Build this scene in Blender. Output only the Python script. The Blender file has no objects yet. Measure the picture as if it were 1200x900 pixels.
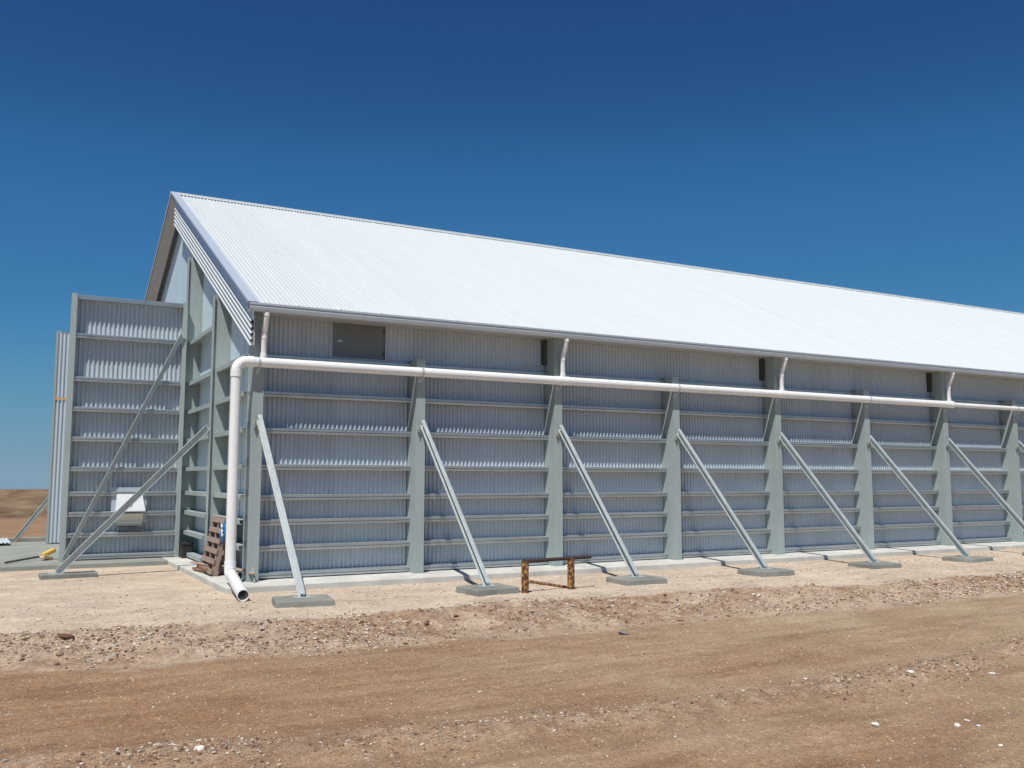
import bpy, math, random
import numpy as np
from mathutils import Vector, Matrix
random.seed(7); rng = np.random.default_rng(11)
R = math.radians
col = bpy.context.scene.collection
scene = bpy.context.scene

# ------------------------------------------------------------------ helpers
class MB:
    def __init__(s): s.v = []; s.f = []; s.sm = []
    def add(s, vs, fs, smooth=False):
        n = len(s.v); s.v += [tuple(p) for p in vs]
        s.f += [tuple(i + n for i in f) for f in fs]; s.sm += [smooth] * len(fs); return s
    def box(s, x0, x1, y0, y1, z0, z1):
        x0, x1 = sorted((x0, x1)); y0, y1 = sorted((y0, y1)); z0, z1 = sorted((z0, z1))
        v = [(x, y, z) for z in (z0, z1) for y in (y0, y1) for x in (x0, x1)]
        return s.add(v, [(0,2,3,1),(4,5,7,6),(0,1,5,4),(2,6,7,3),(0,4,6,2),(1,3,7,5)])
    def prism(s, prof, a, b, up=(0,0,1), smooth=False):
        """closed profile (u,v) swept from a to b; u along side, v along up"""
        a, b = Vector(a), Vector(b); d = (b - a).normalized(); up = Vector(up)
        side = d.cross(up).normalized(); u2 = side.cross(d).normalized()
        n = len(prof); vs = [a + side*p[0] + u2*p[1] for p in prof] + [b + side*p[0] + u2*p[1] for p in prof]
        fs = [(i, (i+1) % n, (i+1) % n + n, i + n) for i in range(n)] + [tuple(range(n))[::-1], tuple(range(n, 2*n))]
        return s.add(vs, fs, smooth)
    def obox(s, c, size, rot=Matrix.Identity(3)):
        hx, hy, hz = [q/2 for q in size]
        v = [Vector(c) + rot @ Vector((x, y, z)) for z in (-hz, hz) for y in (-hy, hy) for x in (-hx, hx)]
        return s.add(v, [(0,2,3,1),(4,5,7,6),(0,1,5,4),(2,6,7,3),(0,4,6,2),(1,3,7,5)])
    def tube(s, pts, r, n=20, hollow=0.0, caps=True):
        pts = [Vector(p) for p in pts]; m = len(pts)
        rr = r if isinstance(r, (list, tuple)) else [r]*m
        rings = []; ref = None
        for i, p in enumerate(pts):
            t = ((pts[min(i+1, m-1)] - pts[max(i-1, 0)])).normalized()
            if ref is None:
                ref = t.orthogonal().normalized()
            ref = (ref - t*ref.dot(t)).normalized(); o = t.cross(ref)
            rings.append([p + (ref*math.cos(2*math.pi*k/n) + o*math.sin(2*math.pi*k/n))*rr[i] for k in range(n)])
        vs = [q for ring in rings for q in ring]
        fs = [(i*n+k, i*n+(k+1) % n, (i+1)*n+(k+1) % n, (i+1)*n+k) for i in range(m-1) for k in range(n)]
        s.add(vs, fs, True)
        if hollow > 0:
            q = (rr[-1]-hollow)/rr[-1]; e = pts[-1]; back = pts[0]
            inner = [e + (w-e)*q for w in rings[-1]]; deep = [back + (w-back)*q for w in rings[0]]
            s.add(rings[-1] + inner, [(k, (k+1) % n, n+(k+1) % n, n+k) for k in range(n)])
            s.add(inner + deep, [(k, (k+1) % n, n+(k+1) % n, n+k) for k in range(n)], True)
            s.add(rings[0], [tuple(range(n))[::-1]])
        elif caps:
            s.add(rings[0], [tuple(range(n))[::-1]]); s.add(rings[-1], [tuple(range(n))])
        return s
    def build(s, name, mat, parent=None, bevel=0, recalc=True):
        me = bpy.data.meshes.new(name); me.from_pydata(s.v, [], s.f)
        me.polygons.foreach_set('use_smooth', s.sm); me.materials.append(mat); me.update()
        if recalc:
            import bmesh
            bm = bmesh.new(); bm.from_mesh(me); bmesh.ops.recalc_face_normals(bm, faces=bm.faces); bm.to_mesh(me); bm.free()
        o = bpy.data.objects.new(name, me); col.objects.link(o)
        if parent is not None:
            o.parent = parent
            w = Matrix.Translation(root_loc(parent)); 
            me.transform(w.inverted())
        if bevel:
            b = o.modifiers.new('bevel', 'BEVEL'); b.width = bevel; b.segments = 2; b.limit_method = 'ANGLE'
        return o
def root_loc(o):
    v = Vector((0, 0, 0))
    while o is not None: v += o.location; o = o.parent
    return v
def tag(o, label=None, cat=None, group=None, kind=None):
    if label: o['label'] = label
    if cat: o['category'] = cat
    if group: o['group'] = group
    if kind: o['kind'] = kind
    return o
def empty(name, loc, label, cat, group=None):
    o = bpy.data.objects.new(name, None); col.objects.link(o); o.location = loc; o.empty_display_size = .3
    return tag(o, label, cat, group)
def copy_tree(o, parent=None):
    c = o.copy(); col.objects.link(c)
    if parent is not None: c.parent = parent
    for ch in list(o.children): copy_tree(ch, c)
    return c

# ------------------------------------------------------------------ noise (numpy)
_perm = rng.random((256, 256))
def vnoise(x, y):
    xi = np.floor(x).astype(int); yi = np.floor(y).astype(int); fx = x-xi; fy = y-yi
    fx = fx*fx*(3-2*fx); fy = fy*fy*(3-2*fy)
    g = lambda a, b: _perm[a % 256, b % 256]
    return (g(xi, yi)*(1-fx)+g(xi+1, yi)*fx)*(1-fy)+(g(xi, yi+1)*(1-fx)+g(xi+1, yi+1)*fx)*fy - .5
def fbm(x, y, sc, oc=4):
    t = 0; a = 1.0
    for i in range(oc): t = t + a*vnoise(x*sc+17.3*i, y*sc+5.1*i); sc *= 2.03; a *= .5
    return t

# ------------------------------------------------------------------ materials
def nt(name):
    m = bpy.data.materials.new(name); m.use_nodes = True; t = m.node_tree; t.nodes.clear()
    out = t.nodes.new('ShaderNodeOutputMaterial'); p = t.nodes.new('ShaderNodeBsdfPrincipled')
    t.links.new(p.outputs[0], out.inputs[0]); return m, t, p
def node(t, k, **kw):
    n = t.nodes.new(k)
    for a, b in kw.items(): setattr(n, a, b)
    return n
def ramp(t, fac, stops):
    r = node(t, 'ShaderNodeValToRGB'); e = r.color_ramp.elements
    while len(e) < len(stops): e.new(.5)
    for el, (p, c) in zip(e, stops):
        el.position = p; el.color = (*c, 1) if len(c) == 3 else c
    t.links.new(fac, r.inputs[0]); return r.outputs[0]
def mapped(t, scale=(1,1,1), rot=(0,0,0)):
    g = node(t, 'ShaderNodeNewGeometry'); m = node(t, 'ShaderNodeMapping')
    m.inputs['Scale'].default_value = scale; m.inputs['Rotation'].default_value = rot
    t.links.new(g.outputs['Position'], m.inputs[0]); return m.outputs[0]
def noise(t, vec, scale, detail=5, rough=.6):
    n = node(t, 'ShaderNodeTexNoise'); n.inputs['Scale'].default_value = scale
    n.inputs['Detail'].default_value = detail; n.inputs['Roughness'].default_value = rough
    t.links.new(vec, n.inputs['Vector']); return n.outputs['Fac']
def mix(t, a, b, f, mode='MIX'):
    m = node(t, 'ShaderNodeMix', data_type='RGBA', blend_type=mode)
    for s, v in ((m.inputs[0], f), (m.inputs[6], a), (m.inputs[7], b)):
        if hasattr(v, 'links'): t.links.new(v, s)
        else: s.default_value = v if isinstance(v, float) else (*v, 1)
    return m.outputs[2]
def mth(t, op, a, b=0.0, clamp=False):
    m = node(t, 'ShaderNodeMath', operation=op, use_clamp=clamp)
    for s, v in ((m.inputs[0], a), (m.inputs[1], b)):
        if hasattr(v, 'links'): t.links.new(v, s)
        else: s.default_value = v
    return m.outputs[0]
def bump(t, p, h, dist, strength=1.0):
    b = node(t, 'ShaderNodeBump'); b.inputs['Distance'].default_value = dist; b.inputs['Strength'].default_value = strength
    t.links.new(h, b.inputs['Height']); t.links.new(b.outputs[0], p.inputs['Normal'])

def metal_mat(name, c, metallic, rough, var=.12, streak=(1,1,.15), scale=6, dirt=None, bmp=0.0, panel=0.0):
    m, t, p = nt(name)
    n1 = noise(t, mapped(t, streak), scale, 6, .65); n2 = noise(t, mapped(t), scale*9, 3, .6)
    s = mth(t, 'ADD', mth(t, 'MULTIPLY', n1, .75), mth(t, 'MULTIPLY', n2, .25))
    lo = tuple(q*(1-var) for q in c); hi = tuple(min(1, q*(1+var)) for q in c)
    cc = ramp(t, s, [(.32, lo), (.68, hi)])
    if dirt:
        n3 = noise(t, mapped(t, (1,1,.35)), 2.3, 6, .7)
        cc = mix(t, cc, dirt, ramp(t, n3, [(.56, (0,0,0)), (.75, (.5,.5,.5))]))
    if panel:
        sx_ = node(t, 'ShaderNodeSeparateXYZ'); t.links.new(mapped(t), sx_.inputs[0])
        wn = node(t, 'ShaderNodeTexWhiteNoise', noise_dimensions='1D'); t.links.new(mth(t, 'FLOOR', mth(t, 'DIVIDE', sx_.outputs[0], .79)), wn.inputs['W'])
        pr = node(t, 'ShaderNodeMapRange'); pr.inputs['To Min'].default_value = 1-panel; pr.inputs['To Max'].default_value = 1+panel; t.links.new(wn.outputs['Value'], pr.inputs['Value'])
        vm = node(t, 'ShaderNodeVectorMath', operation='SCALE'); t.links.new(cc, vm.inputs[0]); t.links.new(pr.outputs[0], vm.inputs['Scale']); cc = vm.outputs[0]
    t.links.new(cc, p.inputs['Base Color']); p.inputs['Metallic'].default_value = metallic
    rr = node(t, 'ShaderNodeMapRange'); rr.inputs['To Min'].default_value = rough-.07; rr.inputs['To Max'].default_value = rough+.1
    t.links.new(n2, rr.inputs['Value']); t.links.new(rr.outputs[0], p.inputs['Roughness'])
    if bmp: bump(t, p, n1, bmp, .5)
    return m
M = {}
M['wall'] = metal_mat('zinc_wall_sheet', (.51,.57,.62), .12, .38, .03, panel=.05)
M['roof'] = metal_mat('zinc_roof_sheet', (.585,.625,.632), .10, .45, .03, streak=(1,.12,.12), scale=3, panel=.008)
M['flash'] = metal_mat('flashing', (.50,.57,.66), .25, .4, .04)
M['gable'] = metal_mat('gable_sheet', (.56,.68,.74), .1, .5, .05, scale=1.2)
M['post'] = metal_mat('grey_green_paint', (.33,.385,.378), .0, .5, .1, scale=3, dirt=(.30,.31,.27))
M['girt'] = metal_mat('galvanised_girt', (.46,.50,.52), .75, .32, .12, streak=(.2,1,1), scale=5, dirt=(.25,.23,.20))
M['strut'] = metal_mat('galvanised_strut', (.50,.55,.55), .3, .42, .16)
M['gutter'] = metal_mat('gutter_metal', (.42,.46,.50), .3, .4, .06)
M['soffit'] = metal_mat('soffit', (.43,.42,.40), 0, .6, .06)
M['hatch'] = metal_mat('hatch_panel', (.16,.18,.19), .1, .5, .08)
M['dark'] = metal_mat('dark_metal_and_shade', (.06,.065,.06), 0, .6, .2)  # dark fittings; also stands in for shade at post tops and hopper mouth
M['hopper'] = metal_mat('hopper_sheet', (.58,.62,.64), .3, .35, .06)
M['black'] = metal_mat('black_plastic', (.018,.016,.015), 0, .55, .3)
M['bluep'] = metal_mat('blue_plastic', (.02,.13,.30), 0, .3, .3, scale=14, bmp=.01)
M['whitep'] = metal_mat('white_print', (.7,.74,.78), 0, .4, .05)
M['orange'] = metal_mat('orange_tape', (.75,.33,.03), 0, .5, .1)
M['yellow'] = metal_mat('yellow_bristle', (.62,.40,.08), 0, .7, .2, scale=20)
M['pale_board'] = metal_mat('pale_board', (.60,.42,.26), 0, .75, .2, scale=14)
M['handle'] = metal_mat('dark_handle', (.06,.06,.055), 0, .5, .2)
M['pvc'] = metal_mat('pvc_pipe', (.78,.79,.78), 0, .33, .06, scale=3, dirt=(.66,.62,.55))
M['pvc_in'] = metal_mat('pipe_inside', (.30,.29,.28), 0, .6, .1)

def wood(name, c, dark):
    m, t, p = nt(name)
    n = noise(t, mapped(t, (3,3,14)), 5, 6, .7)
    t.links.new(ramp(t, n, [(.3, dark), (.7, c)]), p.inputs['Base Color']); p.inputs['Roughness'].default_value = .85
    bump(t, p, n, .004); return m
M['wood'] = wood('pallet_wood', (.40,.30,.24), (.20,.14,.115))
M['wood2'] = wood('timber_red', (.36,.20,.13), (.18,.09,.06))
M['wood3'] = wood('timber_pale', (.50,.40,.28), (.30,.22,.15))
def rust():
    m, t, p = nt('rusty_steel')
    n = noise(t, mapped(t, (6,6,5)), 3.2, 5, .65)
    cc = ramp(t, n, [(.36, (.035,.014,.009)), (.47, (.11,.045,.02)), (.54, (.27,.13,.04)), (.62, (.50,.30,.08))])
    t.links.new(cc, p.inputs['Base Color']); p.inputs['Roughness'].default_value = .85; bump(t, p, n, .004); return m
M['rust'] = rust()
M['rust_dark'] = metal_mat('dark_steel', (.055,.035,.03), .2, .7, .35, scale=8)
def concrete(name, a, b):
    m, t, p = nt(name)
    n = noise(t, mapped(t), 1.4, 8, .65); n2 = noise(t, mapped(t), 45, 4, .6)
    cc = mix(t, ramp(t, n, [(.35, a), (.65, b)]), ramp(t, n2, [(.3, (.78,.78,.78)), (.7, (1,1,1))]), 1.0, 'MULTIPLY')
    t.links.new(cc, p.inputs['Base Color']); p.inputs['Roughness'].default_value = .85
    bump(t, p, n2, .004); return m
M['slab'] = concrete('slab_concrete', (.50,.50,.465), (.68,.67,.62))
M['apron'] = concrete('apron_concrete', (.25,.265,.235), (.34,.35,.31))
M['pad'] = concrete('pad_concrete', (.19,.195,.175), (.31,.31,.28))

# ------------------------------------------------------------------ dimensions
b = 3.16; d = .25; EY = -.545; EZ = 4.90; WY = .20; GX = .10; RY = 8.88; RZ = 9.47; NB = 14; L = NB*b; OX = .29
sl = (RZ-EZ)/(RY-EY); cr = math.atan(sl)
YA, YB, FX = 6.03, 2.75, 2.74
GZ = -.12
LV = [4.02, 3.345, 2.675, 2.01, 1.46, 1.01, .55, .07]
def roofz(y): return EZ + (y-EY)*sl if y < RY else RZ - (y-RY)*sl
FARY = 2*RY

def corr(p0, p1, dirv, pitch=.088, amp=.010, seg=8, lap=0, sharp=0):
    """wavy line between p0,p1: returns list of Vector offsets along normal dirv"""
    p0, p1, dirv = Vector(p0), Vector(p1), Vector(dirv)
    n = max(2, int(round((p1-p0).length/pitch))); pts = []
    for i in range(n*seg+1):
        k = i/seg; w = math.cos(2*math.pi*k)
        if sharp: w = math.tanh(sharp*w)/math.tanh(sharp)
        off = amp*w
        if lap and int(k) % lap == 0: off += amp*(.25 if amp > .015 else .8)*(1 if (k % 1) < .5 else .3)
        pts.append(p0 + (p1-p0)*(i/(n*seg)) + dirv*off)
    return pts
def sheet(mb, pa, pb, th=None):
    n = len(pa); mb.add(pa+pb, [(i, i+1, n+i+1, n+i) for i in range(n-1)], True)

# ------------------------------------------------------------------ SHED
shed = empty('storage_shed', (0, 0, 0), 'long corrugated steel storage shed with white roof and external posts', 'shed')
# cladding on the long wall: corrugated sheet with hatch opening
HX0, HX1, HZ0 = 1.485, 2.56, 4.13
mb = MB()
def wallstrip(x0, x1, z0, z1, y=WY):
    pa = corr((x0, y, z0), (x1, y, z0), (0, -1, 0), amp=.016, seg=14, lap=9, sharp=2.0); pb = [p + Vector((0,0,z1-z0)) for p in pa]
    sheet(mb, pa, pb)
wallstrip(.13, HX0-.04, .02, 4.82); wallstrip(HX1+.04, L-.02, .02, 4.82); wallstrip(HX0-.04, HX1+.04, .02, HZ0-.03)
mb.build('wall_cladding', M['wall'], shed, recalc=False)
mb = MB(); mb.box(.135, L, WY+.05, WY+.09, 0, 4.9); mb.build('inner_wall', M['girt'], shed)
# hatch
fr = MB(); fr.box(HX0-.05, HX0, WY-.03, WY+.04, HZ0-.03, 4.82); fr.box(HX1, HX1+.05, WY-.03, WY+.04, HZ0-.03, 4.82)
fr.box(HX0, HX1, WY-.032, WY+.04, HZ0-.04, HZ0); 
hd = MB(); hd.box(HX0+.006, HX1-.006, WY-.005, WY+.02, HZ0+.004, 4.80); ht = hd.build('hatch_door', M['hatch'], shed, .003)
fr.build('hatch_frame', M['gutter'], ht)
MB().box(HX0+.10, HX0+.2, WY-.03, WY-.006, 4.42, 4.47).build('latch', M['girt'], ht, .004)
for z in (4.2, 4.66): MB().tube([(HX1-.02, WY-.018, z), (HX1-.02, WY-.018, z+.08)], .012, 8).build('hinge', M['dark'], ht)

# girts
GP = [(0,.055),(.178,.055),(.19,.045),(.19,.004),(.174,-.004),(.185,-.016),(.182,-.05),(.13,-.055),(.13,-.047),(.166,-.043),(.17,.040),(0,.045)]
def girt(x0, x1, z, name='girt', y=WY-.014, rot=None):
    m = MB(); m.prism([(u, v) for u, v in GP], (x0, y, z), (x1, y, z)); return m.build(name, M['girt'], shed, .002)
g0 = {}
for i in range(9):
    for k, z in enumerate(LV):
        o = girt(i*b+.10, (i+1)*b-.10, z)
for z in LV: girt(9*b+.10, L-.02, z)
# prism side direction: check that u points to -y
# posts : tapered welded columns
def post(cx, top, n, gable=False, cy=0, w=.19, dd=None, name='column'):
    dd = dd or d; m = MB(); ft = .012
    if not gable:
        m.box(cx-w/2, cx+w/2, -dd, -dd+ft, .012, top)            # front flange
        m.box(cx-w/2, cx-w/2+ft, -dd+ft, WY-.016, .012, top)       # left plate
        m.box(cx+w/2-ft, cx+w/2, -dd+ft, WY-.016, .012, top)
        m.box(cx-w/2+ft, cx+w/2-ft, -dd+ft, WY-.018, top-.012, top-.002)
    else:
        zt = top
        m.box(-dd, -dd+ft, cy-w/2, cy+w/2, .012, zt)
        m.box(-dd+ft, GX-.004, cy-w/2+.055, cy-w/2+.068, .012, zt)  # web facing the camera side
        m.box(GX-.02, GX-.004, cy-w/2, cy+w/2, .012, zt)
    return m.build(name, M['post'], shed, .003)
for i in range(NB+1):
    even = i % 2 == 0
    p = post(i*b + (0 if i else .0), 4.80 if even else 4.14, i)
    m = MB(); m.box(i*b-.13, i*b+.13, -d-.03, WY-.03, 0.001, .012); m.build('base_plate', M['post'], p)
    if i and even:
        MB().box(i*b-.165, i*b-.098, .05, WY-.02, 4.25, 4.77).build('cleat_or_tone', M['dark'], p, .004)  # near-black box, shadow at the rafter bracket put into its colour
    if i == 0:
        g = MB(); g.add([(-.02,-d-.20,.012),(-.005,-d-.20,.012),(-.005,-d,.012),(-.02,-d,.012),(-.02,-d,.25),(-.005,-d,.25)],
              [(0,3,2,1),(0,4,3),(1,2,5),(0,1,5,4),(2,3,4,5)]); g.build('gusset', M['post'], p)
# struts
def strut(a, c, side, name='strut', w=.075, h=.125):
    """channel open towards -x (or chosen side)"""
    t = .008; hw = w/2
    prof = [(hw, h/2),(-hw, h/2),(-hw, h/2-.018),(-hw+t, h/2-.018),(-hw+t, h/2-t),(hw-t, h/2-t),(hw-t,-h/2+t),(-hw+t,-h/2+t),(-hw+t,-h/2+.018),(-hw,-h/2+.018),(-hw,-h/2),(hw,-h/2)]
    prof = [(u*side, v) for u, v in prof]
    m = MB(); m.prism(prof, a, c); return m
SY = -2.78
PADX = [.14, .16, .1, .15, .2, .2, .12, .1, .1]
for i in range(9):
    x = i*b; a = (x+PADX[i], SY, .02); c = (x+.02, -d-.015, 2.90)
    s = strut(a, c, 1).build('strut', M['strut'], shed, .0015)
    m = MB(); m.box(a[0]-.13, a[0]+.13, SY-.13, SY+.10, .0, .012)
    for bx in (-.1, .1): m.tube([(a[0]+bx, SY-.02, .0), (a[0]+bx, SY-.02, .035)], .014, 8)
    m.build('base_plate', M['strut'], s)
    m = MB(); m.box(x-.07, x-.055, -d-.07, -d-.001, 2.70, 2.86); m.box(x+.065, x+.078, -d-.07, -d-.001, 2.70, 2.92)
    m.tube([(x-.08, -d-.045, 2.76), (x+.1, -d-.045, 2.76)], .016, 8); m.build('cleat_or_tone', M['post'], s)

# roof
def roofslope(y_e, z_e, sgn):
    m = MB(); nrm = Vector((0, -sgn*math.sin(cr), math.cos(cr)))
    x0, x1 = -.17, L+.3
    pa = corr((x0, y_e, z_e), (x1, y_e, z_e), nrm, .088, .011, 8, lap=9)
    yr, zr = RY - sgn*.0, RZ
    dv = Vector((0, yr-y_e, zr-z_e)); pb = [p + dv for p in pa]
    nsub = 1; sheet(m, pa, pb)
    return m
roofslope(EY+.02, EZ+.01, 1).build('roof', M['roof'], shed, recalc=False)
roofslope(FARY-EY-.02, EZ+.01, -1).build('roof', M['roof'], shed, recalc=False)
# underside decking to close the sheet
m = MB()
for sgn in (1, -1):
    ye = RY - sgn*(RY-EY-.06); n = Vector((0, -sgn*math.sin(cr), math.cos(cr)))
    A = Vector((-OX+.03, ye, EZ+.03)); B_ = Vector((-OX+.03, RY, RZ)); dx = Vector((L+OX+.2, 0, 0))
    lo = -n*.035; lo2 = -n*.06
    m.add([A+lo, B_+lo, B_+lo+dx, A+lo+dx, A+lo2, B_+lo2, B_+lo2+dx, A+lo2+dx], [(0,1,2,3),(4,7,6,5),(0,3,7,4),(0,4,5,1),(3,2,6,7)])
m.build('roof_lining', M['soffit'], shed)
# ridge cap
m = MB()
for sgn in (1, -1):
    n = Vector((0, -sgn*math.sin(cr), math.cos(cr))); dn = Vector((0, -sgn*math.cos(cr), -math.sin(cr)))
    A = Vector((-OX-.02, RY, RZ)) + Vector((0, 0, .03)); dx = Vector((L+.6, 0, 0)); C_ = A + dn*.2
    m.add([A, C_, C_+dx, A+dx, A+Vector((0,0,-.012)), C_-n*.012, C_-n*.012+dx, A+Vector((0,0,-.012))+dx], [(0,1,2,3),(4,7,6,5),(1,5,6,2),(0,4,5,1),(3,2,6,7)])
m.tube([(-OX-.02, RY, RZ+.032), (L+.3, RY, RZ+.032)], .02, 10)
m.build('ridge_cap', M['roof'], shed)
# barge flashing + corrugated barge on the near rake, plain barge on the far rake
def rake(sgn, y_e):
    dn = Vector((0, -sgn*math.cos(cr), -math.sin(cr))); n = Vector((0, -sgn*math.sin(cr), math.cos(cr)))
    top = Vector((0, RY, RZ)); ln = (RY-EY)/math.cos(cr)
    return top, dn, n, ln
top, dn, n, ln = rake(1, EY)
m = MB()
X0, X1 = -OX-.012, -.115
def slabv(P0, P1, P2, P3, off):
    m.add([P0, P1, P2, P3, P0+off, P1+off, P2+off, P3+off], [(0,1,2,3),(4,7,6,5),(0,4,5,1),(1,5,6,2),(2,6,7,3),(3,7,4,0)])
a = top + n*.028
slabv(a+Vector((X0,0,0)), a+Vector((X1,0,0)), a+dn*ln+Vector((X1,0,0)), a+dn*ln+Vector((X0,0,0)), -n*.006)
mo = Vector((0,0,-.33)); lip = Vector((0,0,-.035)); XB = X0+.10
slabv(a+Vector((X0,0,0)), a+dn*ln+Vector((X0,0,0)), a+dn*ln+Vector((X0,0,0))+lip, a+Vector((X0,0,0))+lip, Vector((.006,0,0)))
slabv(a+Vector((XB,0,-.01)), a+dn*ln+Vector((XB,0,-.01)), a+dn*ln+Vector((XB,0,0))+mo, a+Vector((XB,0,0))+mo, Vector((.006,0,0)))
m.build('barge_flashing', M['flash'], shed)
m = MB()   # corrugated strip, ribs parallel to the rake, on the vertical barge plane
ztop, zbot = -.30, -.84
seg = 10; nr = 5
prof = []
for i in range(nr*seg+1):
    k = i/seg; prof.append((-OX+.115 - .022*math.cos(2*math.pi*k), ztop + (zbot-ztop)*i/(nr*seg)))
pa = [top + Vector((x, .0, z)) for x, z in prof]; pb = [p + dn*(ln-.20) for p in pa]
sheet(m, pa, pb)
m.build('barge_cladding', M['roof'], shed, recalc=False)
m = MB()
slabv(top+Vector((-OX+.145,0,-.08)), top+dn*(ln-.18)+Vector((-OX+.145,0,-.08)), top+dn*(ln-.18)+Vector((-OX+.145,0,-.82)), top+Vector((-OX+.145,0,-.82)), Vector((.02,0,0)))
m.build('barge_backing', M['soffit'], shed)
top, dn, n, ln = rake(-1, EY)
m = MB(); a = top + n*.028
slabv(a+Vector((X0,0,0)), a+Vector((X1,0,0)), a+dn*ln+Vector((X1,0,0)), a+dn*ln+Vector((X0,0,0)), -n*.006)
mo = Vector((0,0,-.10))
slabv(a+Vector((X0,0,0)), a+dn*ln+Vector((X0,0,0)), a+dn*ln+Vector((X0,0,0))+mo, a+Vector((X0,0,0))+mo, Vector((.006,0,0)))
m.build('barge_flashing', M['flash'], shed)
m = MB(); q = Vector((-OX+.01, 0, -.06)); q2 = Vector((-.05, 0, -.42))
slabv(top+q, top+dn*ln+q, top+dn*ln+q2, top+q2, Vector((0, -.01, -.012)))
m.build('barge_lining', M['soffit'], shed)

# gable wall (flat sheets with a door opening between the wing walls)
m = MB(); DY0, DY1, DZ = YA+.25, FARY-YA-.25, 5.6
def gpoly(pts, x=GX, th=.03):
    k = len(pts); m.add([(x, y, z) for y, z in pts] + [(x+th, y, z) for y, z in pts],
        [tuple(range(k)), tuple(range(k, 2*k))[::-1]] + [(i, (i+1) % k, (i+1) % k+k, i+k) for i in range(k)])
gpoly([(WY+.004, .02), (DY0, .02), (DY0, roofz(DY0)-.09), (WY+.004, roofz(WY)-.09)])
gpoly([(DY0, DZ), (DY1, DZ), (DY1, roofz(DY1)-.09), (RY, RZ-.09), (DY0, roofz(DY0)-.09)])
gpoly([(DY1, .02), (FARY, .02), (FARY, roofz(FARY)-.09), (DY1, roofz(DY1)-.09)])
m.build('gable_wall', M['gable'], shed)
m = MB()
for y in (1.37, 4.4): m.box(GX-.012, GX-.002, y-.012, y+.012, .05, roofz(y)-.6)
for y in (.22, YB+.30, YA+.3): m.box(GX-.008, GX-.002, y-.008, y+.008, .05, roofz(y)-.55)
m.build('sheet_joint', M['gable'], shed)
m = MB(); m.box(.30, .34, DY0, DY1, .02, DZ)
m.build('roller_door', M['girt'], shed)
m = MB(); m.box(L-.03, L, .1, FARY-.1, 0, 4.85); 
m.add([(L, 0, 4.8), (L, FARY, 4.8), (L, RY, RZ-.1), (L-.03, 0, 4.8), (L-.03, FARY, 4.8), (L-.03, RY, RZ-.1)], [(0,1,2),(3,5,4),(0,2,5,3),(1,4,5,2),(0,3,4,1)])
m.build('gable_wall', M['gable'], shed)
m = MB(); m.box(0.03, L, FARY-.04, FARY, 0, 4.9); m.build('wall_cladding', M['wall'], shed)
# gable columns
for y, zt in ((YB, 5.60), (YA, 7.10), (FARY-YA, 6.02), (FARY-YB, 5.60), (FARY, 4.6)):
    post(0, zt, 0, True, y, dd=.25, w=.2)
# gable rails
def rail(y0, y1, z, deep=.16):
    m = MB(); m.box(-deep, GX-.004, y0, y1, z+.043, z+.055); m.box(-deep, -deep+.012, y0, y1, z-.035, z+.043); m.box(-deep+.012, -deep+.05, y0, y1, z-.035, z-.025)
    return m.build('gable_rail', M['post'], shed, .002)
for z in LV: rail(WY+.03, YB-.05, z); rail(YB+.0, YA-.05, z)
rail(YB, YA-.05, 5.0)
for k, z in enumerate(LV[1:]): MB().box(-.118, -.10, -.03, .05, z+.02, z+.14).build('cleat_or_tone', M['strut'], shed, .002)  # pale plates standing in for bright reflected patches at the rails

# gutter and eave soffit
m = MB()
gp = [(EY+.0, EZ+.012), (EY-.012, EZ+.012), (EY-.02, EZ-.02), (EY-.006, EZ-.035), (EY-.006, EZ-.055), (EY-.022, EZ-.07), (EY-.016, EZ-.115), (EY+.02, EZ-.14), (EY+.13, EZ-.14), (EY+.14, EZ-.13), (EY+.14, EZ-.02),(EY+.13,EZ-.02),(EY+.13,EZ-.12),(EY+.02,EZ-.125),(EY,EZ-.11),(EY,EZ-.02)]
k = len(gp); m.add([(-OX+.02, y, z) for y, z in gp] + [(L+.3, y, z) for y, z in gp], [tuple(range(k)), tuple(range(k, 2*k))[::-1]] + [(i, (i+1) % k, (i+1) % k+k, i+k) for i in range(k)])
m.build('gutter', M['gutter'], shed)
m = MB(); m.box(-.09, L+.25, EY+.145, WY+.02, 4.80, 4.815); m.build('soffit', M['soffit'], shed)
# brace from gable column to its pad
s = strut((-2.92, YB+.35, .0), (-d-.02, YB, 2.86), -1, w=.09, h=.13).build('strut', M['strut'], shed, .0015)
MB().box(-3.07, -2.8, YB+.23, YB+.47, -.012, .0).build('base_plate', M['strut'], s)

# ------------------------------------------------------------------ WING WALLS
def wing(y, side, label):
    w = empty('wing_wall', (-d-.02-FX/2+d, y, 0), label, 'wall', 'wing walls beside the shed doorway')
    x0, x1 = -FX, -.27
    m = MB(); pa = corr((x0+.02, y, .03), (x1, y, .03), (0, -1, 0), .100, .019, 14, sharp=1.8); sheet(m, pa, [p + Vector((0,0,5.86)) for p in pa])
    m.build('cladding', M['wall'], w, recalc=False)
    s = -side
    for xx, ww in ((x0+.05, .11), (x1-.035, .09)):
        m = MB(); m.box(xx-ww/2, xx+ww/2, y-side*.012, y-side*.25, .0, 5.95); m.build('column', M['post'], w, .003)
    for z in LV + [5.0]:
        m = MB(); m.prism([(u*side, v) for u, v in GP], (x0+.106, y-side*.018, z), (x1-.08, y-side*.018, z)); m.build('girt', M['girt'], w, .002)
    m = MB(); m.box(x0+.108, x1-.08, y-side*.018, y-side*.20, 5.83, 5.93); m.build('girt', M['girt'], w, .003)
    if side > 0:
        m = MB(); m.prism([(-.05,-.012),(.05,-.012),(.05,.0),(-.04,.0),(-.04,.05),(-.05,.05)], (-FX+.08, y-.30, .04), (-.36, y-.30, 5.2), up=(0,-1,0))
        m.build('brace', M['strut'], w)
    return w
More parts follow.
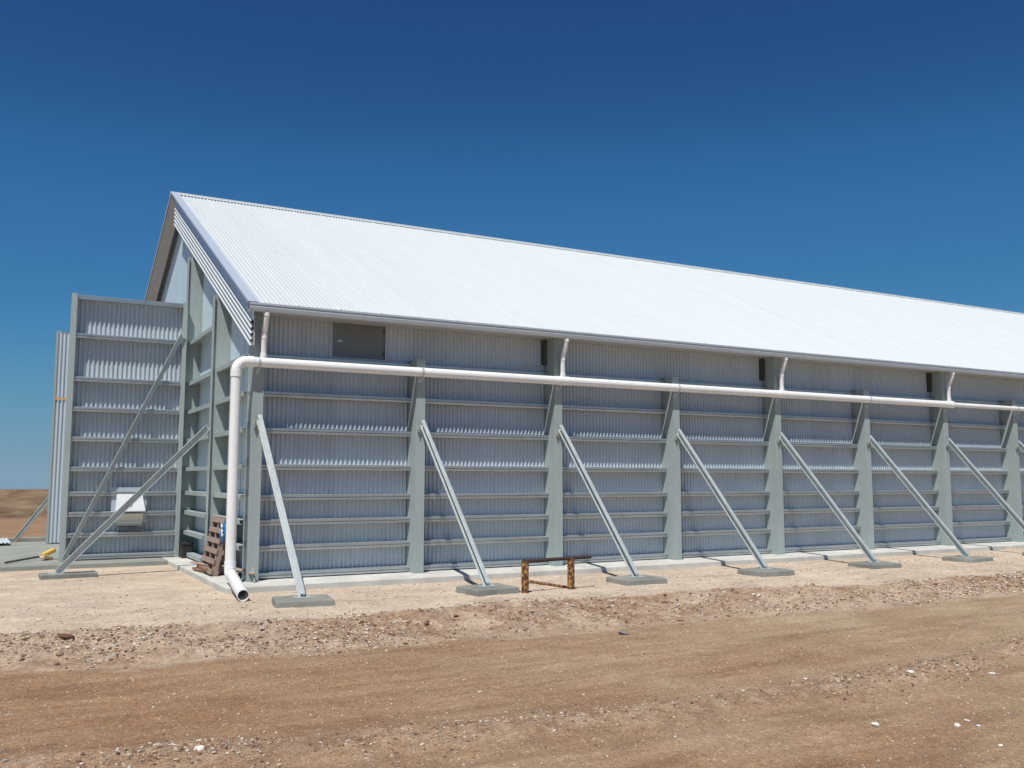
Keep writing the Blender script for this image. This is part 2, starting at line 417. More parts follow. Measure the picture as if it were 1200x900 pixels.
w1 = wing(YA, 1, 'ribbed steel wing wall with rails and hopper, nearer side of the doorway')
w2 = wing(FARY-YA+.25, -1, 'smooth-sided ribbed wing wall with orange tape, partly hidden at far left')
m = MB(); y2 = FARY-YA+.25; m.box(-FX+.02, -FX+.6, y2-.018, y2-.0135, 4.0, 4.06); m.build('tape', M['orange'], w2)
s = strut((-3.45, y2+2.6, -.02), (-FX+1.0, y2+.4, 2.6), -1).build('brace', M['strut'], w2)

# hopper box on the first wing wall
hp = empty('chute_hopper', (-1.35, YA-.2, .9), 'small galvanised hopper box with sloping lid on the wing wall', 'hopper')
yy = YA-.15
HXA, HXB = -1.66, -1.07
m = MB(); m.box(HXA-.08, HXB+.08, yy-.012, yy, .82, 1.60); m.build('mounting_plate', M['flash'], hp, .002)
m = MB(); zz = [(yy-.012, .74), (yy-.08, .72), (yy-.16, .78), (yy-.23, .88), (yy-.28, 1.02), (yy-.012, 1.02)]
m.add([(HXA+.02, y_, z_) for y_, z_ in zz] + [(HXB-.02, y_, z_) for y_, z_ in zz], [(0,1,2,3,4,5), (6,11,10,9,8,7)] + [(i_, i_+1, i_+7, i_+6) for i_ in (1,2,3,4)])
m.build('body', M['girt'], hp)
MB().box(HXA+.04, HXB-.1, yy-.10, yy-.013, .715, .755).build('slot_shade', M['dark'], hp)  # solid block, shade inside the hopper mouth put into its colour
m = MB(); m.add([(HXA+.03, yy-.03, 1.48), (HXB-.03, yy-.03, 1.48), (HXB+.02, yy-.33, 1.08), (HXA-.02, yy-.33, 1.08)] + [(HXA+.03, yy-.03, 1.46), (HXB-.03, yy-.03, 1.46), (HXB+.02, yy-.33, 1.06), (HXA-.02, yy-.33, 1.06)],
    [(0,1,2,3),(4,7,6,5),(0,4,5,1),(1,5,6,2),(2,6,7,3),(3,7,4,0)])
for xx in (HXA+.02, HXB-.035):
    m.add([(xx, yy-.02, 1.46), (xx, yy-.02, 1.10), (xx, yy-.31, 1.085), (xx+.01, yy-.02, 1.46), (xx+.01, yy-.02, 1.10), (xx+.01, yy-.31, 1.085)], [(0,1,2),(3,5,4),(0,3,4,1),(1,4,5,2),(2,5,3,0)])
ld = m.build('lid', M['hopper'], hp)
m = MB(); m.tube([(-1.36, yy-.20, 1.28), (-1.35, yy-.235, 1.27), (-1.345, yy-.27, 1.21), (-1.35, yy-.25, 1.16)], .012, 8); m.build('handle', M['dark'], ld)
tag(hp)

# ------------------------------------------------------------------ DRAIN PIPE
PR = .090; PY = -.348; PZ = 3.87
dp = empty('drain_pipe', (-.42, PY, 0), 'white plastic rainwater pipe running along the shed posts and down the corner', 'pipe')
def arc(c, r, u, v, a0, a1, n=10):
    c, u, v = Vector(c), Vector(u), Vector(v)
    return [c + u*r*math.cos(a0+(a1-a0)*i/n) + v*r*math.sin(a0+(a1-a0)*i/n) for i in range(n+1)]
VX = -.42
MB().tube([(VX+.2, PY, PZ), (6*b+.05, PY, PZ)], PR, 24).build('main_pipe', M['pvc'], dp)
MB().tube([(6*b+.26, PY, PZ), (L, PY, PZ)], .062, 20).build('main_pipe', M['pvc'], dp)
MB().tube([(6*b+.05, PY, PZ), (6*b+.051, PY, PZ), (6*b+.17, PY, PZ), (6*b+.25, PY, PZ), (6*b+.3, PY, PZ)], [PR, PR+.012, PR+.012, .074, .072], 24).build('reducer', M['pvc'], dp)
m = MB(); m.tube(arc((VX+.18, PY, PZ-.18), .18, (-1,0,0), (0,0,1), 0, math.pi/2, 12), PR+.006, 24)
m.tube([(VX, PY, PZ-.17), (VX, PY, PZ-.28)], PR+.012, 24); m.tube([(VX+.18, PY, PZ), (VX+.30, PY, PZ)], PR+.012, 24); m.build('elbow', M['pvc'], dp)
MB().tube([(VX, PY, PZ-.25), (VX, PY, .33)], PR, 24).build('vertical_pipe', M['pvc'], dp)
bd = Vector((-.16, -1.66, -.17)).normalized()
m = MB(); m.tube([(VX, PY, .38), (VX, PY, .26), (VX, PY-.02, .2), Vector((VX, PY-.06, .16)), Vector((VX, PY-.06, .16))+bd*.12], PR+.01, 24); m.build('elbow', M['pvc'], dp)
o = MB().tube([Vector((VX, PY-.06, .165)), Vector((VX, PY-.06, .165))+bd*1.68], PR+.004, 28, hollow=.012).build('outlet', M['pvc'], dp)
for i in (0, 2, 4, 6, 8):
    x = i*b + .05; r_ = .05
    pts = [(x, EY+.05, EZ-.13), (x, EY+.05, EZ-.20), (x, EY+.07, EZ-.27), (x, PY-.03, EZ-.46), (x, PY, EZ-.54), (x, PY, PZ)]
    m = MB(); m.tube(pts, r_, 16); m.tube([(x, EY+.05, EZ-.14), (x, EY+.05, EZ-.21)], r_+.007, 16); m.tube([(x, PY, EZ-.52), (x, PY, EZ-.60)], r_+.007, 16)
    m.tube([(x, PY, PZ+.17), (x, PY, PZ+.06)], r_+.008, 16)
    if 0 < i <= 6: m.tube([(x-.14, PY, PZ), (x+.14, PY, PZ)], PR+.007, 24)
    q = m.build('downpipe', M['pvc'], dp)
for i in range(0, 10):
    x = i*b - .03; rr = PR if i < 7 else .062
    m = MB(); m.tube([(x-.022, PY, PZ), (x+.022, PY, PZ)], rr+.004, 24); m.box(x-.03, x+.03, PY+.03, -d-.001, PZ-rr-.02, PZ-rr-.005); m.box(x-.04, x+.04, -d-.012, -d-.001, PZ-.2, PZ+.1)
    m.box(x-.02, x+.02, PY-.03, PY+.02, PZ-rr-.06, PZ-rr-.003)
    m.build('clamp', M['strut'], dp)

# ------------------------------------------------------------------ FOOTING PADS
ORD = ['nearest the open pipe end', 'just left of the rusty stand', 'just right of the rusty stand', 'under the fourth raking strut from the shed corner', 'under the fifth raking strut from the shed corner',
       'under the sixth raking strut from the shed corner', 'under the seventh raking strut from the shed corner', 'under the eighth raking strut from the shed corner']
pm = MB(); vs = []
K = 9
for i in range(8):
    m = MB(); w, dpt = .43, .36
    pts = []
    for (sx, sy) in ((-1,-1),(1,-1),(1,1),(-1,1)):
        pts.append((sx*w*(1+random.uniform(-.04,.04)), sy*dpt*(1+random.uniform(-.05,.05))))
    cz = -.002; lo = GZ-.08
    vs = [(x, y, lo) for x, y in [(p[0]*1.05, p[1]*1.07) for p in pts]] + [(x, y, cz) for x, y in pts]
    m.add(vs, [(0,3,2,1),(4,5,6,7),(0,1,5,4),(1,2,6,5),(2,3,7,6),(3,0,4,7)])
    o = m.build('footing_pad', M['pad'], None, .022)
    o.location = (i*b+PADX[i], SY-.02, 0); o.rotation_euler.z = R([-9,3,-4,3,-3,4,2,0][i])
    tag(o, 'low grey concrete pad ' + ORD[i], 'footing', 'concrete pads under the raking struts')
m = MB(); m.box(-.5, .5, -.24, .24, GZ-.1, -.012); o = m.build('footing_pad', M['pad'], None, .02); o.location = (-2.72, YB+.42, 0); o.rotation_euler.z = R(2)
tag(o, 'low grey concrete pad at left, in front of the wing wall', 'footing', 'concrete pads under the raking struts')
m = MB(); m.box(-.5, .55, -.2, .2, GZ-.1, .03); o = m.build('footing_pad', M['pad'], None, .02); o.location = (-3.2, 14.9, 0)
tag(o, 'distant concrete pad at far left behind the doorway apron', 'footing', 'concrete pads under the raking struts')

# ------------------------------------------------------------------ SLAB
m = MB(); m.box(-.62, L+1, -.98, 0.0, -.3, 0); m.box(-.62, L+1, 0.0, FARY+1, -.3, -.0)
m2 = MB(); m2.box(-.62, L+1, -.98, FARY+.8, -.3, 0)
# expansion joints as gaps: three panels along the side
m2 = MB(); xs = [-.62, 5.3, 11.7, 18.1, 24.5, 31, 38, L+1]
for a_, b_ in zip(xs[:-1], xs[1:]): m2.box(a_+.006, b_-.006, -.98, 4.55, -.3, 0)
m2.box(-.614, L+1, 4.56, FARY+.8, -.3, 0.0)
o = m2.build('slab', M['slab'], None, .012); tag(o, kind='structure')
m = MB(); m.box(-14, -.63, 5.0, 13.3, -.3, -.004); o = m.build('apron', M['apron'], None, .012); tag(o, kind='structure')

# ------------------------------------------------------------------ GROUND
def yb(x): return np.interp(x, [-12,-4,0,3,6,9.3,15,30], [-3.7,-3.85,-4.3,-3.95,-4.35,-5.0,-5.15,-5.6])
def bw(x): return np.interp(x, [-12,-2,3,8,14,30], [1.5,1.5,2.0,1.4,.9,.9])
def yw(x): return np.interp(x, [-12,-3.5,-1,.7,3,5,8,12,30], [-9,-9.05,-9.6,-9.95,-10.0,-9.9,-9.6,-9.3,-9])
def height(x, y):
    x = np.asarray(x, float); y = np.asarray(y, float)
    e = yb(x) + .35*fbm(x, y, .8, 3); t = np.clip((e-y)/bw(x), 0, 1); t2 = t*t*(3-2*t)
    z = GZ - .20*t2
    band = np.exp(-((t-.42)/.42)**2)*(t > 0)
    near = (np.abs(x) < 60) & (np.abs(y) < 40)
    z = z + .10*band*fbm(x, y, 2.2, 4) + .05*band*np.abs(fbm(x, y, 7, 3)) + .03*np.exp(-((t-.08)/.12)**2)
    w = np.exp(-((y-yw(x)-.1*fbm(x, y*0, 1.2, 2))/.28)**2)
    z = z + w*(.035+.09*np.abs(fbm(x, y, 4, 3)))
    z = z + .02*fbm(x, y, .7, 3)*near*np.clip((-y-1.4)/1.0, 0, 1) + .006*fbm(x*.3, y, 5, 2)*near*(t > .9)
    for yo, dp_ in ((1.15,.014),(1.95,.010),(3.0,.012),(3.75,.010),(-.9,.012),(-1.7,.010),(-2.9,.010)):
        yr_ = yw(x)*.5 + yb(x)*.5 - 2.5 + yo*1.0 + .12*np.sin(x*.35+yo)
        z = z - (t > .95)*dp_*np.exp(-((y-yr_)/.11)**4)*(1+.5*np.sin(x*42+np.sign(y-yr_)*3*np.abs(y-yr_)*12)) + (t > .95)*.006*np.exp(-((np.abs(y-yr_)-.16)/.05)**2)
    z = z + .012*(np.abs(x) < 60)*fbm(x, y, 9, 2)*(t <= .95)*np.clip((-y-1.2), 0, 1)
    far = np.clip((y-30)/20, 0, 1)
    z = z + far*(.42*np.exp(-((y-115)/42)**2)) - np.clip((y-150)/400, 0, 12)*6
    z = z - np.clip((np.abs(x)-300)/500, 0, 10)*6*(1-0*x)
    return z
def axis(segs):
    o = []
    for a_, b_, s_ in segs: o += list(np.arange(a_, b_, s_))
    return np.array(o)
xs = axis([(-3000,-400,260),(-400,-60,20),(-60,-8,1.5),(-8,9,.05),(9,20,.09),(20,46,.35),(46,120,4),(120,500,40),(500,3001,250)])
ys = axis([(-2000,-200,200),(-200,-20,12),(-20,-13,.5),(-13,-8,.05),(-8,-3,.04),(-3,-1,.08),(-1,14,.5),(14,60,1.5),(60,180,5),(180,500,40),(500,4001,350)])
XX, YY = np.meshgrid(xs, ys); ZZ = height(XX, YY)
inside = (XX > -.5) & (XX < L+.8) & (YY > -.7) & (YY < FARY+.6); ZZ[inside] -= .25
nx, ny = len(xs), len(ys)
V = np.stack([XX.ravel(), YY.ravel(), ZZ.ravel()], 1)
ii = np.arange(nx*ny).reshape(ny, nx); F = np.stack([ii[:-1,:-1].ravel(), ii[:-1,1:].ravel(), ii[1:,1:].ravel(), ii[1:,:-1].ravel()], 1)
def fast_mesh(name, V, F, mat, smooth=True):
    me = bpy.data.meshes.new(name); nf, k = F.shape
    me.vertices.add(len(V)); me.vertices.foreach_set('co', V.astype(np.float32).ravel())
    me.loops.add(nf*k); me.loops.foreach_set('vertex_index', F.astype(np.int32).ravel())
    me.polygons.add(nf); me.polygons.foreach_set('loop_start', np.arange(0, nf*k, k, dtype=np.int32))
    me.polygons.foreach_set('use_smooth', np.full(nf, smooth)); me.materials.append(mat); me.update(calc_edges=True); me.validate()
    o = bpy.data.objects.new(name, me); col.objects.link(o); return o
def ground_mat():
    m, t, p = nt('dirt_ground')
    at = node(t, 'ShaderNodeAttribute', attribute_name='zone')    # r: road, g: rubble, b: field
    sep = node(t, 'ShaderNodeSeparateColor'); t.links.new(at.outputs['Color'], sep.inputs[0])
    pos = mapped(t)
    nA = noise(t, pos, .55, 6, .62); nB = noise(t, pos, 6, 6, .7); nC = noise(t, pos, 60, 3, .7); nS = noise(t, mapped(t, (.16, 1.4, 1)), 2.0, 7, .68)
    terr = ramp(t, mth(t, 'ADD', mth(t, 'MULTIPLY', nA, .55), mth(t, 'MULTIPLY', nB, .45)), [(.34, (.44,.355,.275)), (.5, (.57,.47,.365)), (.66, (.67,.575,.455))])
    terr = mix(t, terr, (.31,.29,.25), ramp(t, noise(t, mapped(t, (.5,1.5,1)), .9, 5, .6), [(.56, (0,0,0)), (.72, (.75,.75,.75))]))
    road = ramp(t, mth(t, 'ADD', mth(t, 'MULTIPLY', nS, .75), mth(t, 'MULTIPLY', nB, .25)), [(.34, (.225,.13,.072)), (.5, (.30,.182,.105)), (.66, (.38,.25,.155))])
    xs_ = node(t, 'ShaderNodeSeparateXYZ'); t.links.new(pos, xs_.inputs[0])
    gx = node(t, 'ShaderNodeMapRange'); gx.inputs['From Min'].default_value = -3; gx.inputs['From Max'].default_value = 7; t.links.new(xs_.outputs[0], gx.inputs['Value'])
    fx_ = mth(t, 'ADD', mth(t, 'MULTIPLY', gx.outputs[0], .6), mth(t, 'MULTIPLY', mth(t, 'SUBTRACT', nA, .5), 1.8), True)
    road = mix(t, road, mix(t, (.34,.265,.17), (.46,.37,.25), nS), fx_)
    rub = ramp(t, nB, [(.32, (.21,.125,.075)), (.5, (.34,.235,.155)), (.68, (.49,.385,.285))])
    c = mix(t, terr, road, sep.outputs[0]); c = mix(t, c, rub, sep.outputs[1])
    # distant ploughed field: rows
    fa = noise(t, mapped(t, (.35,.05,1), (0,0,.62)), 1.0, 6, .65); fb = noise(t, mapped(t, (1,.25,1), (0,0,-.3)), .9, 5, .7)
    fld = ramp(t, mth(t, 'ADD', mth(t, 'MULTIPLY', fa, .65), mth(t, 'MULTIPLY', fb, .35)), [(.38, (.085,.052,.032)), (.49, (.20,.135,.08)), (.62, (.30,.225,.14))])
    fld = mix(t, fld, (.20,.11,.06), ramp(t, nA, [(.5, (0,0,0)), (.7, (.6,.6,.6))]))
    c = mix(t, c, fld, sep.outputs[2])
    # pale grit and dark crumbs in every soil
    c = mix(t, c, (.66,.55,.45), mth(t, 'MULTIPLY', ramp(t, noise(t, pos, 34, 2, .5), [(.66, (0,0,0)), (.70, (1,1,1))]), .55))
    c = mix(t, c, ramp(t, nC, [(.32, (.60,.58,.56)), (.5, (1,1,1)), (.68, (1.18,1.18,1.18))]), 1.0, 'MULTIPLY')
    nF = noise(t, pos, 150, 2, .6)
    c = mix(t, c, ramp(t, nF, [(.35, (.74,.73,.72)), (.65, (1.2,1.2,1.2))]), 1.0, 'MULTIPLY')
    nM = noise(t, mapped(t, (.85,1,1)), 19, 5, .75); nP = noise(t, mapped(t, (.5,1,1)), 2.6, 5, .7)
    c = mix(t, c, ramp(t, nM, [(.33, (.78,.76,.75)), (.5, (1,1,1)), (.67, (1.16,1.15,1.14))]), 1.0, 'MULTIPLY')
    c = mix(t, c, ramp(t, nP, [(.35, (.88,.87,.87)), (.65, (1.12,1.12,1.12))]), 1.0, 'MULTIPLY')
    t.links.new(c, p.inputs['Base Color']); p.inputs['Roughness'].default_value = .95; p.inputs['Specular IOR Level'].default_value = .15
    h = mth(t, 'ADD', mth(t, 'MULTIPLY', nC, .25), mth(t, 'ADD', mth(t, 'MULTIPLY', nB, .7), mth(t, 'MULTIPLY', nS, .35)))
    bump(t, p, h, .045, 1.0)
    return m
gm = ground_mat()
g = fast_mesh('ground', V, F, gm); tag(g, kind='structure')
e = yb(XX) + .35*fbm(XX, YY, .8, 3); tt = np.clip((e-YY)/bw(XX), 0, 1)
zone = np.zeros((nx*ny, 4), np.float32); zone[:, 3] = 1
roadf = np.clip((tt-.75)/.25, 0, 1)*(YY > -60); zone[:, 0] = np.maximum(roadf, np.clip((YY-14)/3, 0, 1)).ravel()
rubf = np.clip(tt/.1, 0, 1)*np.clip((1-tt)/.25, 0, 1)
rubf = np.maximum(rubf*np.clip(.9+fbm(XX, YY, 1.1, 3), .6, 1), .75*np.exp(-((YY-yw(XX))/.35)**2)); zone[:, 1] = np.clip(rubf, 0, 1).ravel()
zone[:, 2] = np.clip((YY-32)/3, 0, 1).ravel()
ca = g.data.color_attributes.new('zone', 'FLOAT_COLOR', 'POINT'); ca.data.foreach_set('color', zone.ravel())

# ------------------------------------------------------------------ GRAVEL (uncountable)
def ico():
    p = (1+5**.5)/2
    v = np.array([(-1,p,0),(1,p,0),(-1,-p,0),(1,-p,0),(0,-1,p),(0,1,p),(0,-1,-p),(0,1,-p),(p,0,-1),(p,0,1),(-p,0,-1),(-p,0,1)], float); v /= np.linalg.norm(v[0])
    f = np.array([(0,11,5),(0,5,1),(0,1,7),(0,7,10),(0,10,11),(1,5,9),(5,11,4),(11,10,2),(10,7,6),(7,1,8),(3,9,4),(3,4,2),(3,2,6),(3,6,8),(3,8,9),(4,9,5),(2,4,11),(6,2,10),(8,6,7),(9,8,1)])
    return v, f
IV, IF = ico()
def stone_mat():
    m, t, p = nt('stones'); at = node(t, 'ShaderNodeAttribute', attribute_name='tint')
    n = noise(t, mapped(t), 40, 4, .6)
    t.links.new(mix(t, at.outputs['Color'], ramp(t, n, [(.3, (.7,.68,.66)), (.7, (1,1,1))]), 1.0, 'MULTIPLY'), p.inputs['Base Color'])
    p.inputs['Roughness'].default_value = .9; bump(t, p, n, .004); return m
SM = stone_mat()
def stones(name, P, S, C, flat=.62):
    N = len(P); a = rng.uniform(0, 2*math.pi, N); ca_, sa_ = np.cos(a), np.sin(a)
    sc = np.stack([rng.uniform(.7, 1.35, N), rng.uniform(.6, 1.1, N), rng.uniform(.75, 1.1, N)*flat], 1)*S[:, None]
    jit = rng.uniform(.72, 1.15, (N, 12, 1)); v = IV[None]*jit*sc[:, None, :]
    x = v[..., 0]*ca_[:, None]-v[..., 1]*sa_[:, None]; y = v[..., 0]*sa_[:, None]+v[..., 1]*ca_[:, None]
    z = v[..., 2] + .25*x*rng.uniform(-1, 1, (N, 1))
    V = np.stack([x, y, z], 2) + P[:, None, :]; F = (IF[None] + (np.arange(N)*12)[:, None, None]).reshape(-1, 3)
    o = fast_mesh(name, V.reshape(-1, 3), F, SM, False)
    cc = np.repeat(np.concatenate([C, np.ones((N, 1))], 1), 12, 0).astype(np.float32)
    ca = o.data.color_attributes.new('tint', 'FLOAT_COLOR', 'POINT'); ca.data.foreach_set('color', cc.ravel()); return o
PAL = np.array([(.68,.61,.53),(.56,.46,.36),(.42,.305,.21),(.28,.18,.12),(.17,.10,.065),(.37,.31,.25)])
def pick(N, w): return PAL[rng.choice(len(PAL), N, p=np.array(w)/sum(w))]*rng.uniform(.85, 1.12, (N, 1))
Ps, Ss, Cs = [], [], []
def scatter(N, fx, fy, smin, smax, w, pw=2.2, keep=None):
    x = fx(N); y = fy(x); 
    if keep is not None: k = keep(x, y); x, y = x[k], y[k]
    n = len(x); s = smin + (smax-smin)*rng.random(n)**pw; z = height(x, y) + s*.18
    Ps.append(np.stack([x, y, z], 1)); Ss.append(s); Cs.append(pick(n, w))
ux = lambda a_, b_: (lambda n: a_ + (b_-a_)*rng.random(n)**1.25)
clump = lambda x, y: (fbm(x, y, 1.4, 3) + .35 > rng.random(len(x))*.75)
scatter(44000, ux(-5.5, 26), lambda x: yb(x)+.12*rng.normal(size=len(x))+.1 - (bw(x)+.1)*rng.beta(1.3, 1.8, len(x)), .004, .029, (3,4,5,4,2.5,1), 3.2, clump)
scatter(170, ux(-5, 24), lambda x: yb(x) - bw(x)*rng.random(len(x))*.9, .028, .055, (1,2,4,4,2,.6), 2)
scatter(17000, ux(-4.5, 20), lambda x: yw(x)+.26*rng.normal(size=len(x)), .004, .023, (2,3,5,4,4,1.5), 2.8, clump)
scatter(7000, ux(-6, 26), lambda x: rng.uniform(-4.6, -1.1, len(x)), .006, .022, (4,5,2,1,.5,1.2), 2.5)
scatter(9000, ux(-5, 24), lambda x: rng.uniform(-13.5, -5.6, len(x)), .004, .016, (4,3,3,3,1,.4), 3)
scatter(1500, ux(7, 26), lambda x: yb(x)-bw(x)*rng.uniform(.2,.9,len(x)), .01, .03, (6,3,1,1,.5,1), 2)
scatter(16000, ux(-4.5, 18), lambda x: rng.uniform(-13, -5.4, len(x)), .003, .009, (6,4,2,2,1,.5), 2)
scatter(700, lambda n: rng.uniform(-6,-.7,n), lambda x: rng.uniform(-1, 4.9, len(x)), .006, .022, (4,5,2,1,.5,1), 2.5)
o = stones('gravel', np.concatenate(Ps), np.concatenate(Ss), np.concatenate(Cs)); tag(o, 'loose gravel and dirt crumbs over bank and road', 'gravel', kind='stuff')

# a few stones that stand out
def stone(x, y, s, c, label, flat=.5):
    p = np.array([[0, 0, 0.]]); o = stones('stone', p, np.array([s]), np.array([c]), flat)
    o.location = (x, y, float(height(np.array([x]), np.array([y]))[0]) + s*.2); tag(o, label, 'stone', 'loose stones on the dirt road'); return o
WH = (.80,.77,.70)
SPOTS = 'SPOTS'
for (x, y, s, c, l) in [
    (2.74,-11.2,.058,WH,'largest white stone on the dirt road at lower right'),
    (3.38,-11.52,.036,WH,'flat white stone, left one of a trio on the road at lower right'),
    (3.56,-11.49,.030,WH,'small white stone, upper right of the trio on the road'),
    (3.50,-11.64,.026,(.7,.68,.66),'small pale grey stone, lowest of the trio on the road'),
    (3.14,-12.08,.026,WH,'small white stone nearest the bottom right corner'),
    (3.52,-9.65,.048,(.72,.68,.61),'cream stone on the loose ridge left of the other pale ridge stones'),
    (4.68,-10.04,.042,WH,'white stone on the near side of the loose ridge at right'),
    (5.66,-10.32,.036,WH,'rightmost white stone just below the loose ridge'),
    (-2.55,-9.28,.040,WH,'lone white stone beside the loose ridge at bottom left'),
    (3.59,-6.30,.085,(.22,.24,.26),'large blue-grey stone at the foot of the gravel bank'),
    (-3.2,-4.2,.095,(.14,.075,.045),'large dark brown clod on the crest of the bank at left'),
    (1.9,-4.55,.055,(.17,.08,.05),'dark reddish clod on the bank near the middle'),
    (-.9,-4.55,.06,(.62,.57,.50),'chalky white lump on the bank below the pipe end'),
    ]: stone(x, y, s, c, l)

# ------------------------------------------------------------------ RUSTY STAND and lying pipes
st = empty('rusty_stand', (4.3, -3.15, GZ), 'low rusty steel stand with two posts and dark crossbar', 'stand')
MB().tube([(3.84, -3.16, GZ-.1), (3.84, -3.16, .42)], .062, 18).build('leg', M['rust'], st)
MB().tube([(4.78, -3.12, GZ-.1), (4.78, -3.12, .44)], .062, 18).build('leg', M['rust'], st)
MB().tube([(3.80, -3.16, .42), (5.20, -3.11, .44)], .032, 14).build('crossbar', M['rust_dark'], st)
o = MB().tube([(4.62, -1.95, GZ+.05), (4.80, -3.02, GZ+.035)], .03, 12).build('steel_pipe', M['rust']); tag(o, 'thin rusty pipe lying behind the right leg of the stand', 'pipe')
o = MB().tube([(3.62, -2.25, GZ+.05), (3.80, -3.05, GZ+.03)], .02, 12).build('dark_line', M['rust_dark']); tag(o, 'thin dark line on the ground between the pad and left leg of the stand', 'rod')  # drawn as a thin dark tube along the ground

# ------------------------------------------------------------------ PALLETS, timber, box, plastic at the gable
def pallet(loc, lean, label, yaw=0):
    p = empty('wooden_pallet', loc, label, 'pallet', 'pallets leaning on the gable')
    rot = Matrix.Rotation(lean, 3, 'Y')
    W, H_ = 1.15, 1.05     # along y, up
    for k in range(6):
        z = .05 + k*(H_-.1)/5
        m = MB(); m.obox(Vector(loc) + rot @ Vector((-.06, 0, z)), (.02, W, .095), rot); m.build('slat', M['wood'], p)
    for yk in (-.52, 0, .52):
        m = MB(); m.obox(Vector(loc) + rot @ Vector((0, yk, H_/2)), (.095, .07, H_), rot); m.build('bearer', M['wood'], p)
    for k in (0, 2, 5):
        z = .05 + k*(H_-.1)/5
        m = MB(); m.obox(Vector(loc) + rot @ Vector((.06, 0, z)), (.02, W, .095), rot); m.build('slat', M['wood'], p)
    return p
pallet((-.42, 1.55, .02), R(13), 'front grey-brown wooden pallet leaning on the gable behind the white pipe')
pallet((-.27, 1.72, .02), R(9), 'rear wooden pallet standing between the front pallet and the gable')
bs = [((-.50,2.35,.045),(-.34,1.15,.045),.14,.045,'wood2','bottom reddish board of the timber pile on the slab'),
      ((-.44,2.30,.10),(-.46,1.30,.10),.10,.05,'wood2','short red board stacked on the timber pile'),
      ((-.56,2.42,.155),(-.20,1.0,.15),.07,.03,'wood3','pale thin batten lying across the timber pile'),
      ((-.34,1.9,.2),(-.02,-.42,.155),.09,.028,'wood3','long pale board poking out past the corner post')]
for a_, c_, w, h, mt, lb in bs:
    m = MB(); m.prism([(-w/2,-h/2),(w/2,-h/2),(w/2,h/2),(-w/2,h/2)], a_, c_); o = m.build('timber_board', M[mt], None, .003); tag(o, lb, 'board', 'timber offcuts on the slab corner')
m = MB(); m.box(-.26, .06-.1, 5.35, 5.72, .002, .33); m.box(-.28, -.02, 5.33, 5.74, .30, .35)
o = m.build('black_box', M['black'], None, .012); tag(o, 'black box on the slab at the foot of the gable column', 'box')
# crumpled blue plastic
nu, nv = 22, 16; vs = []; 
for j in range(nv+1):
    for i in range(nu):
        a_ = 2*math.pi*i/nu; t_ = j/nv; rr = math.sin(math.pi*min(max(t_, .02), .98))**.5
        k_ = 1+.16*math.sin(3*a_+5*t_)+.10*math.sin(7*a_-9*t_)
        vs.append((-.30+.13*t_ + .09*rr*k_*math.cos(a_), .92+.2*rr*k_*math.sin(a_), .62+.48*t_))
fs = [(j*nu+i, j*nu+(i+1) % nu, (j+1)*nu+(i+1) % nu, (j+1)*nu+i) for j in range(nv) for i in range(nu)] + [tuple(range(nu))[::-1], tuple(range(nv*nu, nv*nu+nu))]
m = MB(); m.add(vs, fs, True); o = m.build('plastic_bag', M['bluep']); tag(o, 'blue printed plastic bag on the pallets behind the white pipe', 'bag')
m = MB()
for z0, y0 in ((.93, .86), (.84, .82), (.78, .80)):
    m.obox((-.335, y0, z0), (.012, .11, .045), Matrix.Rotation(.5, 3, 'X') @ Matrix.Rotation(.25, 3, 'Y'))
m.build('print', M['whitep'], o)

# ------------------------------------------------------------------ broom and roof sheets on the apron
br = empty('yard_broom', (-3.2, 6.5, 0), 'long-handled broom with yellow head lying on the doorway apron', 'broom')
MB().tube([(-3.78, 5.62, .03), (-3.05, 6.35, .09)], .022, 10).build('handle', M['handle'], br)
m = MB(); rt = Matrix.Rotation(R(25), 3, 'Z') @ Matrix.Rotation(R(-22), 3, 'Y')
m.obox((-2.93, 6.45, .15), (.30, .13, .09), rt); m.build('head', M['yellow'], br, .02)
m = MB(); m.obox((-2.98, 6.30, .055), (.26, .16, .07), Matrix.Rotation(R(40), 3, 'Z') @ Matrix.Rotation(R(12), 3, 'Y')); m.build('bristles', M['pale_board'], br, .01)
for k, (x, y, rz, lb) in enumerate([(-4.55, 12.5, 3, 'nearer white roofing sheet lying on the apron at far left'), (-4.75, 14.3, -6, 'farther white roofing sheet lying on the ground at far left')]):
    m = MB(); pa = corr((-.9, -.8, .05), (.9, -.8, .05), (0,0,1), .09, .012, 8); sheet(m, pa, [p + Vector((0, 1.7, .04)) for p in pa]); 
    pa2 = [p + Vector((0,0,-.01)) for p in pa]; sheet(m, pa2, [p + Vector((0, 1.7, .04)) for p in pa2])
    o = m.build('roofing_sheet', M['roof'], None, recalc=False); o.location = (x, y, .02 if k == 0 else GZ+.05); o.rotation_euler.z = R(rz); tag(o, lb, 'metal sheet', 'loose roofing sheets')

# ------------------------------------------------------------------ LIGHT
sv = Vector((-.385, -.385, 1.0)).normalized()      # towards the sun
el = math.asin(sv.z); az = math.atan2(sv.x, sv.y)
w = bpy.data.worlds.new('World'); scene.world = w; w.use_nodes = True; t = w.node_tree
bg = t.nodes['Background']; sk = t.nodes.new('ShaderNodeTexSky'); sk.sky_type = 'NISHITA'; sk.sun_disc = False
sk.sun_elevation = el; sk.sun_rotation = az % (2*math.pi); sk.altitude = 0; sk.air_density = .5; sk.dust_density = 0; sk.ozone_density = 10
sc1 = t.nodes.new('ShaderNodeVectorMath'); sc1.operation = 'SCALE'; sc1.inputs['Scale'].default_value = .1
sc2 = t.nodes.new('ShaderNodeVectorMath'); sc2.operation = 'SCALE'; sc2.inputs['Scale'].default_value = 10
cv = t.nodes.new('ShaderNodeRGBCurve')          # the clear, deep blue of this dry sky
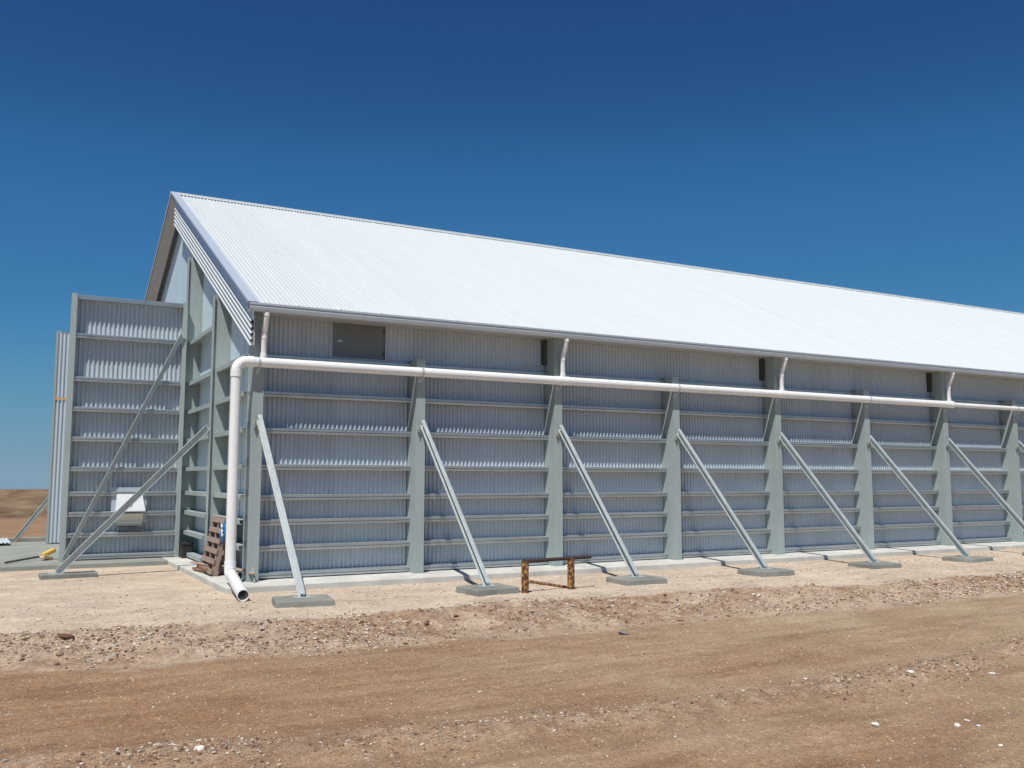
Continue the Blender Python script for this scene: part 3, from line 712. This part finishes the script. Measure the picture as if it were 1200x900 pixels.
for ch, pts in enumerate([[(0,0),(.042,.021),(.060,.038),(.091,.056),(.163,.115),(.436,.215),(1,.30)],
                          [(0,0),(.092,.086),(.120,.139),(.180,.195),(.325,.29),(.635,.345),(1,.40)],
                          [(0,0),(.23,.245),(.30,.345),(.445,.425),(.63,.455),(.80,.46),(1,.47)]]):
    c_ = cv.mapping.curves[ch]; c_.points[0].location = pts[0]; c_.points[1].location = pts[-1]
    for p_ in pts[1:-1]: c_.points.new(*p_)
cv.mapping.update()
t.links.new(sk.outputs[0], sc1.inputs[0]); t.links.new(sc1.outputs[0], cv.inputs['Color']); t.links.new(cv.outputs[0], sc2.inputs[0])
t.links.new(sc2.outputs[0], bg.inputs[0]); bg.inputs[1].default_value = .10
sd = bpy.data.lights.new('sun', 'SUN'); sd.energy = 4.95; sd.angle = R(.53); sd.color = (1, .96, .90)
so = bpy.data.objects.new('sun', sd); col.objects.link(so); so.rotation_euler = sv.to_track_quat('Z', 'Y').to_euler(); so.location = (-20, -20, 50)

# ------------------------------------------------------------------ CAMERA
pitch, roll, yaw = .1022, .0012, -.505
fwd0 = Vector((-math.sin(yaw), math.cos(yaw), 0)); right = Vector((math.cos(yaw), math.sin(yaw), 0)); up = Vector((0,0,1))
f2 = fwd0*math.cos(pitch)+up*math.sin(pitch); u2 = up*math.cos(pitch)-fwd0*math.sin(pitch)
r3 = right*math.cos(roll)+u2*math.sin(roll); u3 = u2*math.cos(roll)-right*math.sin(roll)
cd = bpy.data.cameras.new('camera'); cam = bpy.data.objects.new('camera', cd); col.objects.link(cam)
mw = Matrix((r3, u3, -f2)).transposed().to_4x4(); mw.translation = (-4.0187, -16.9131, 1.8); cam.matrix_world = mw
cd.sensor_width = 36; cd.lens = 36*1085.6/1200; cd.clip_end = 9000; cd.clip_start = .1
scene.camera = cam
scene.view_settings.view_transform = 'Standard'; scene.view_settings.look = 'None'; scene.view_settings.exposure = 0; scene.view_settings.gamma = 1
scene.render.resolution_x = 1024; scene.render.resolution_y = 768
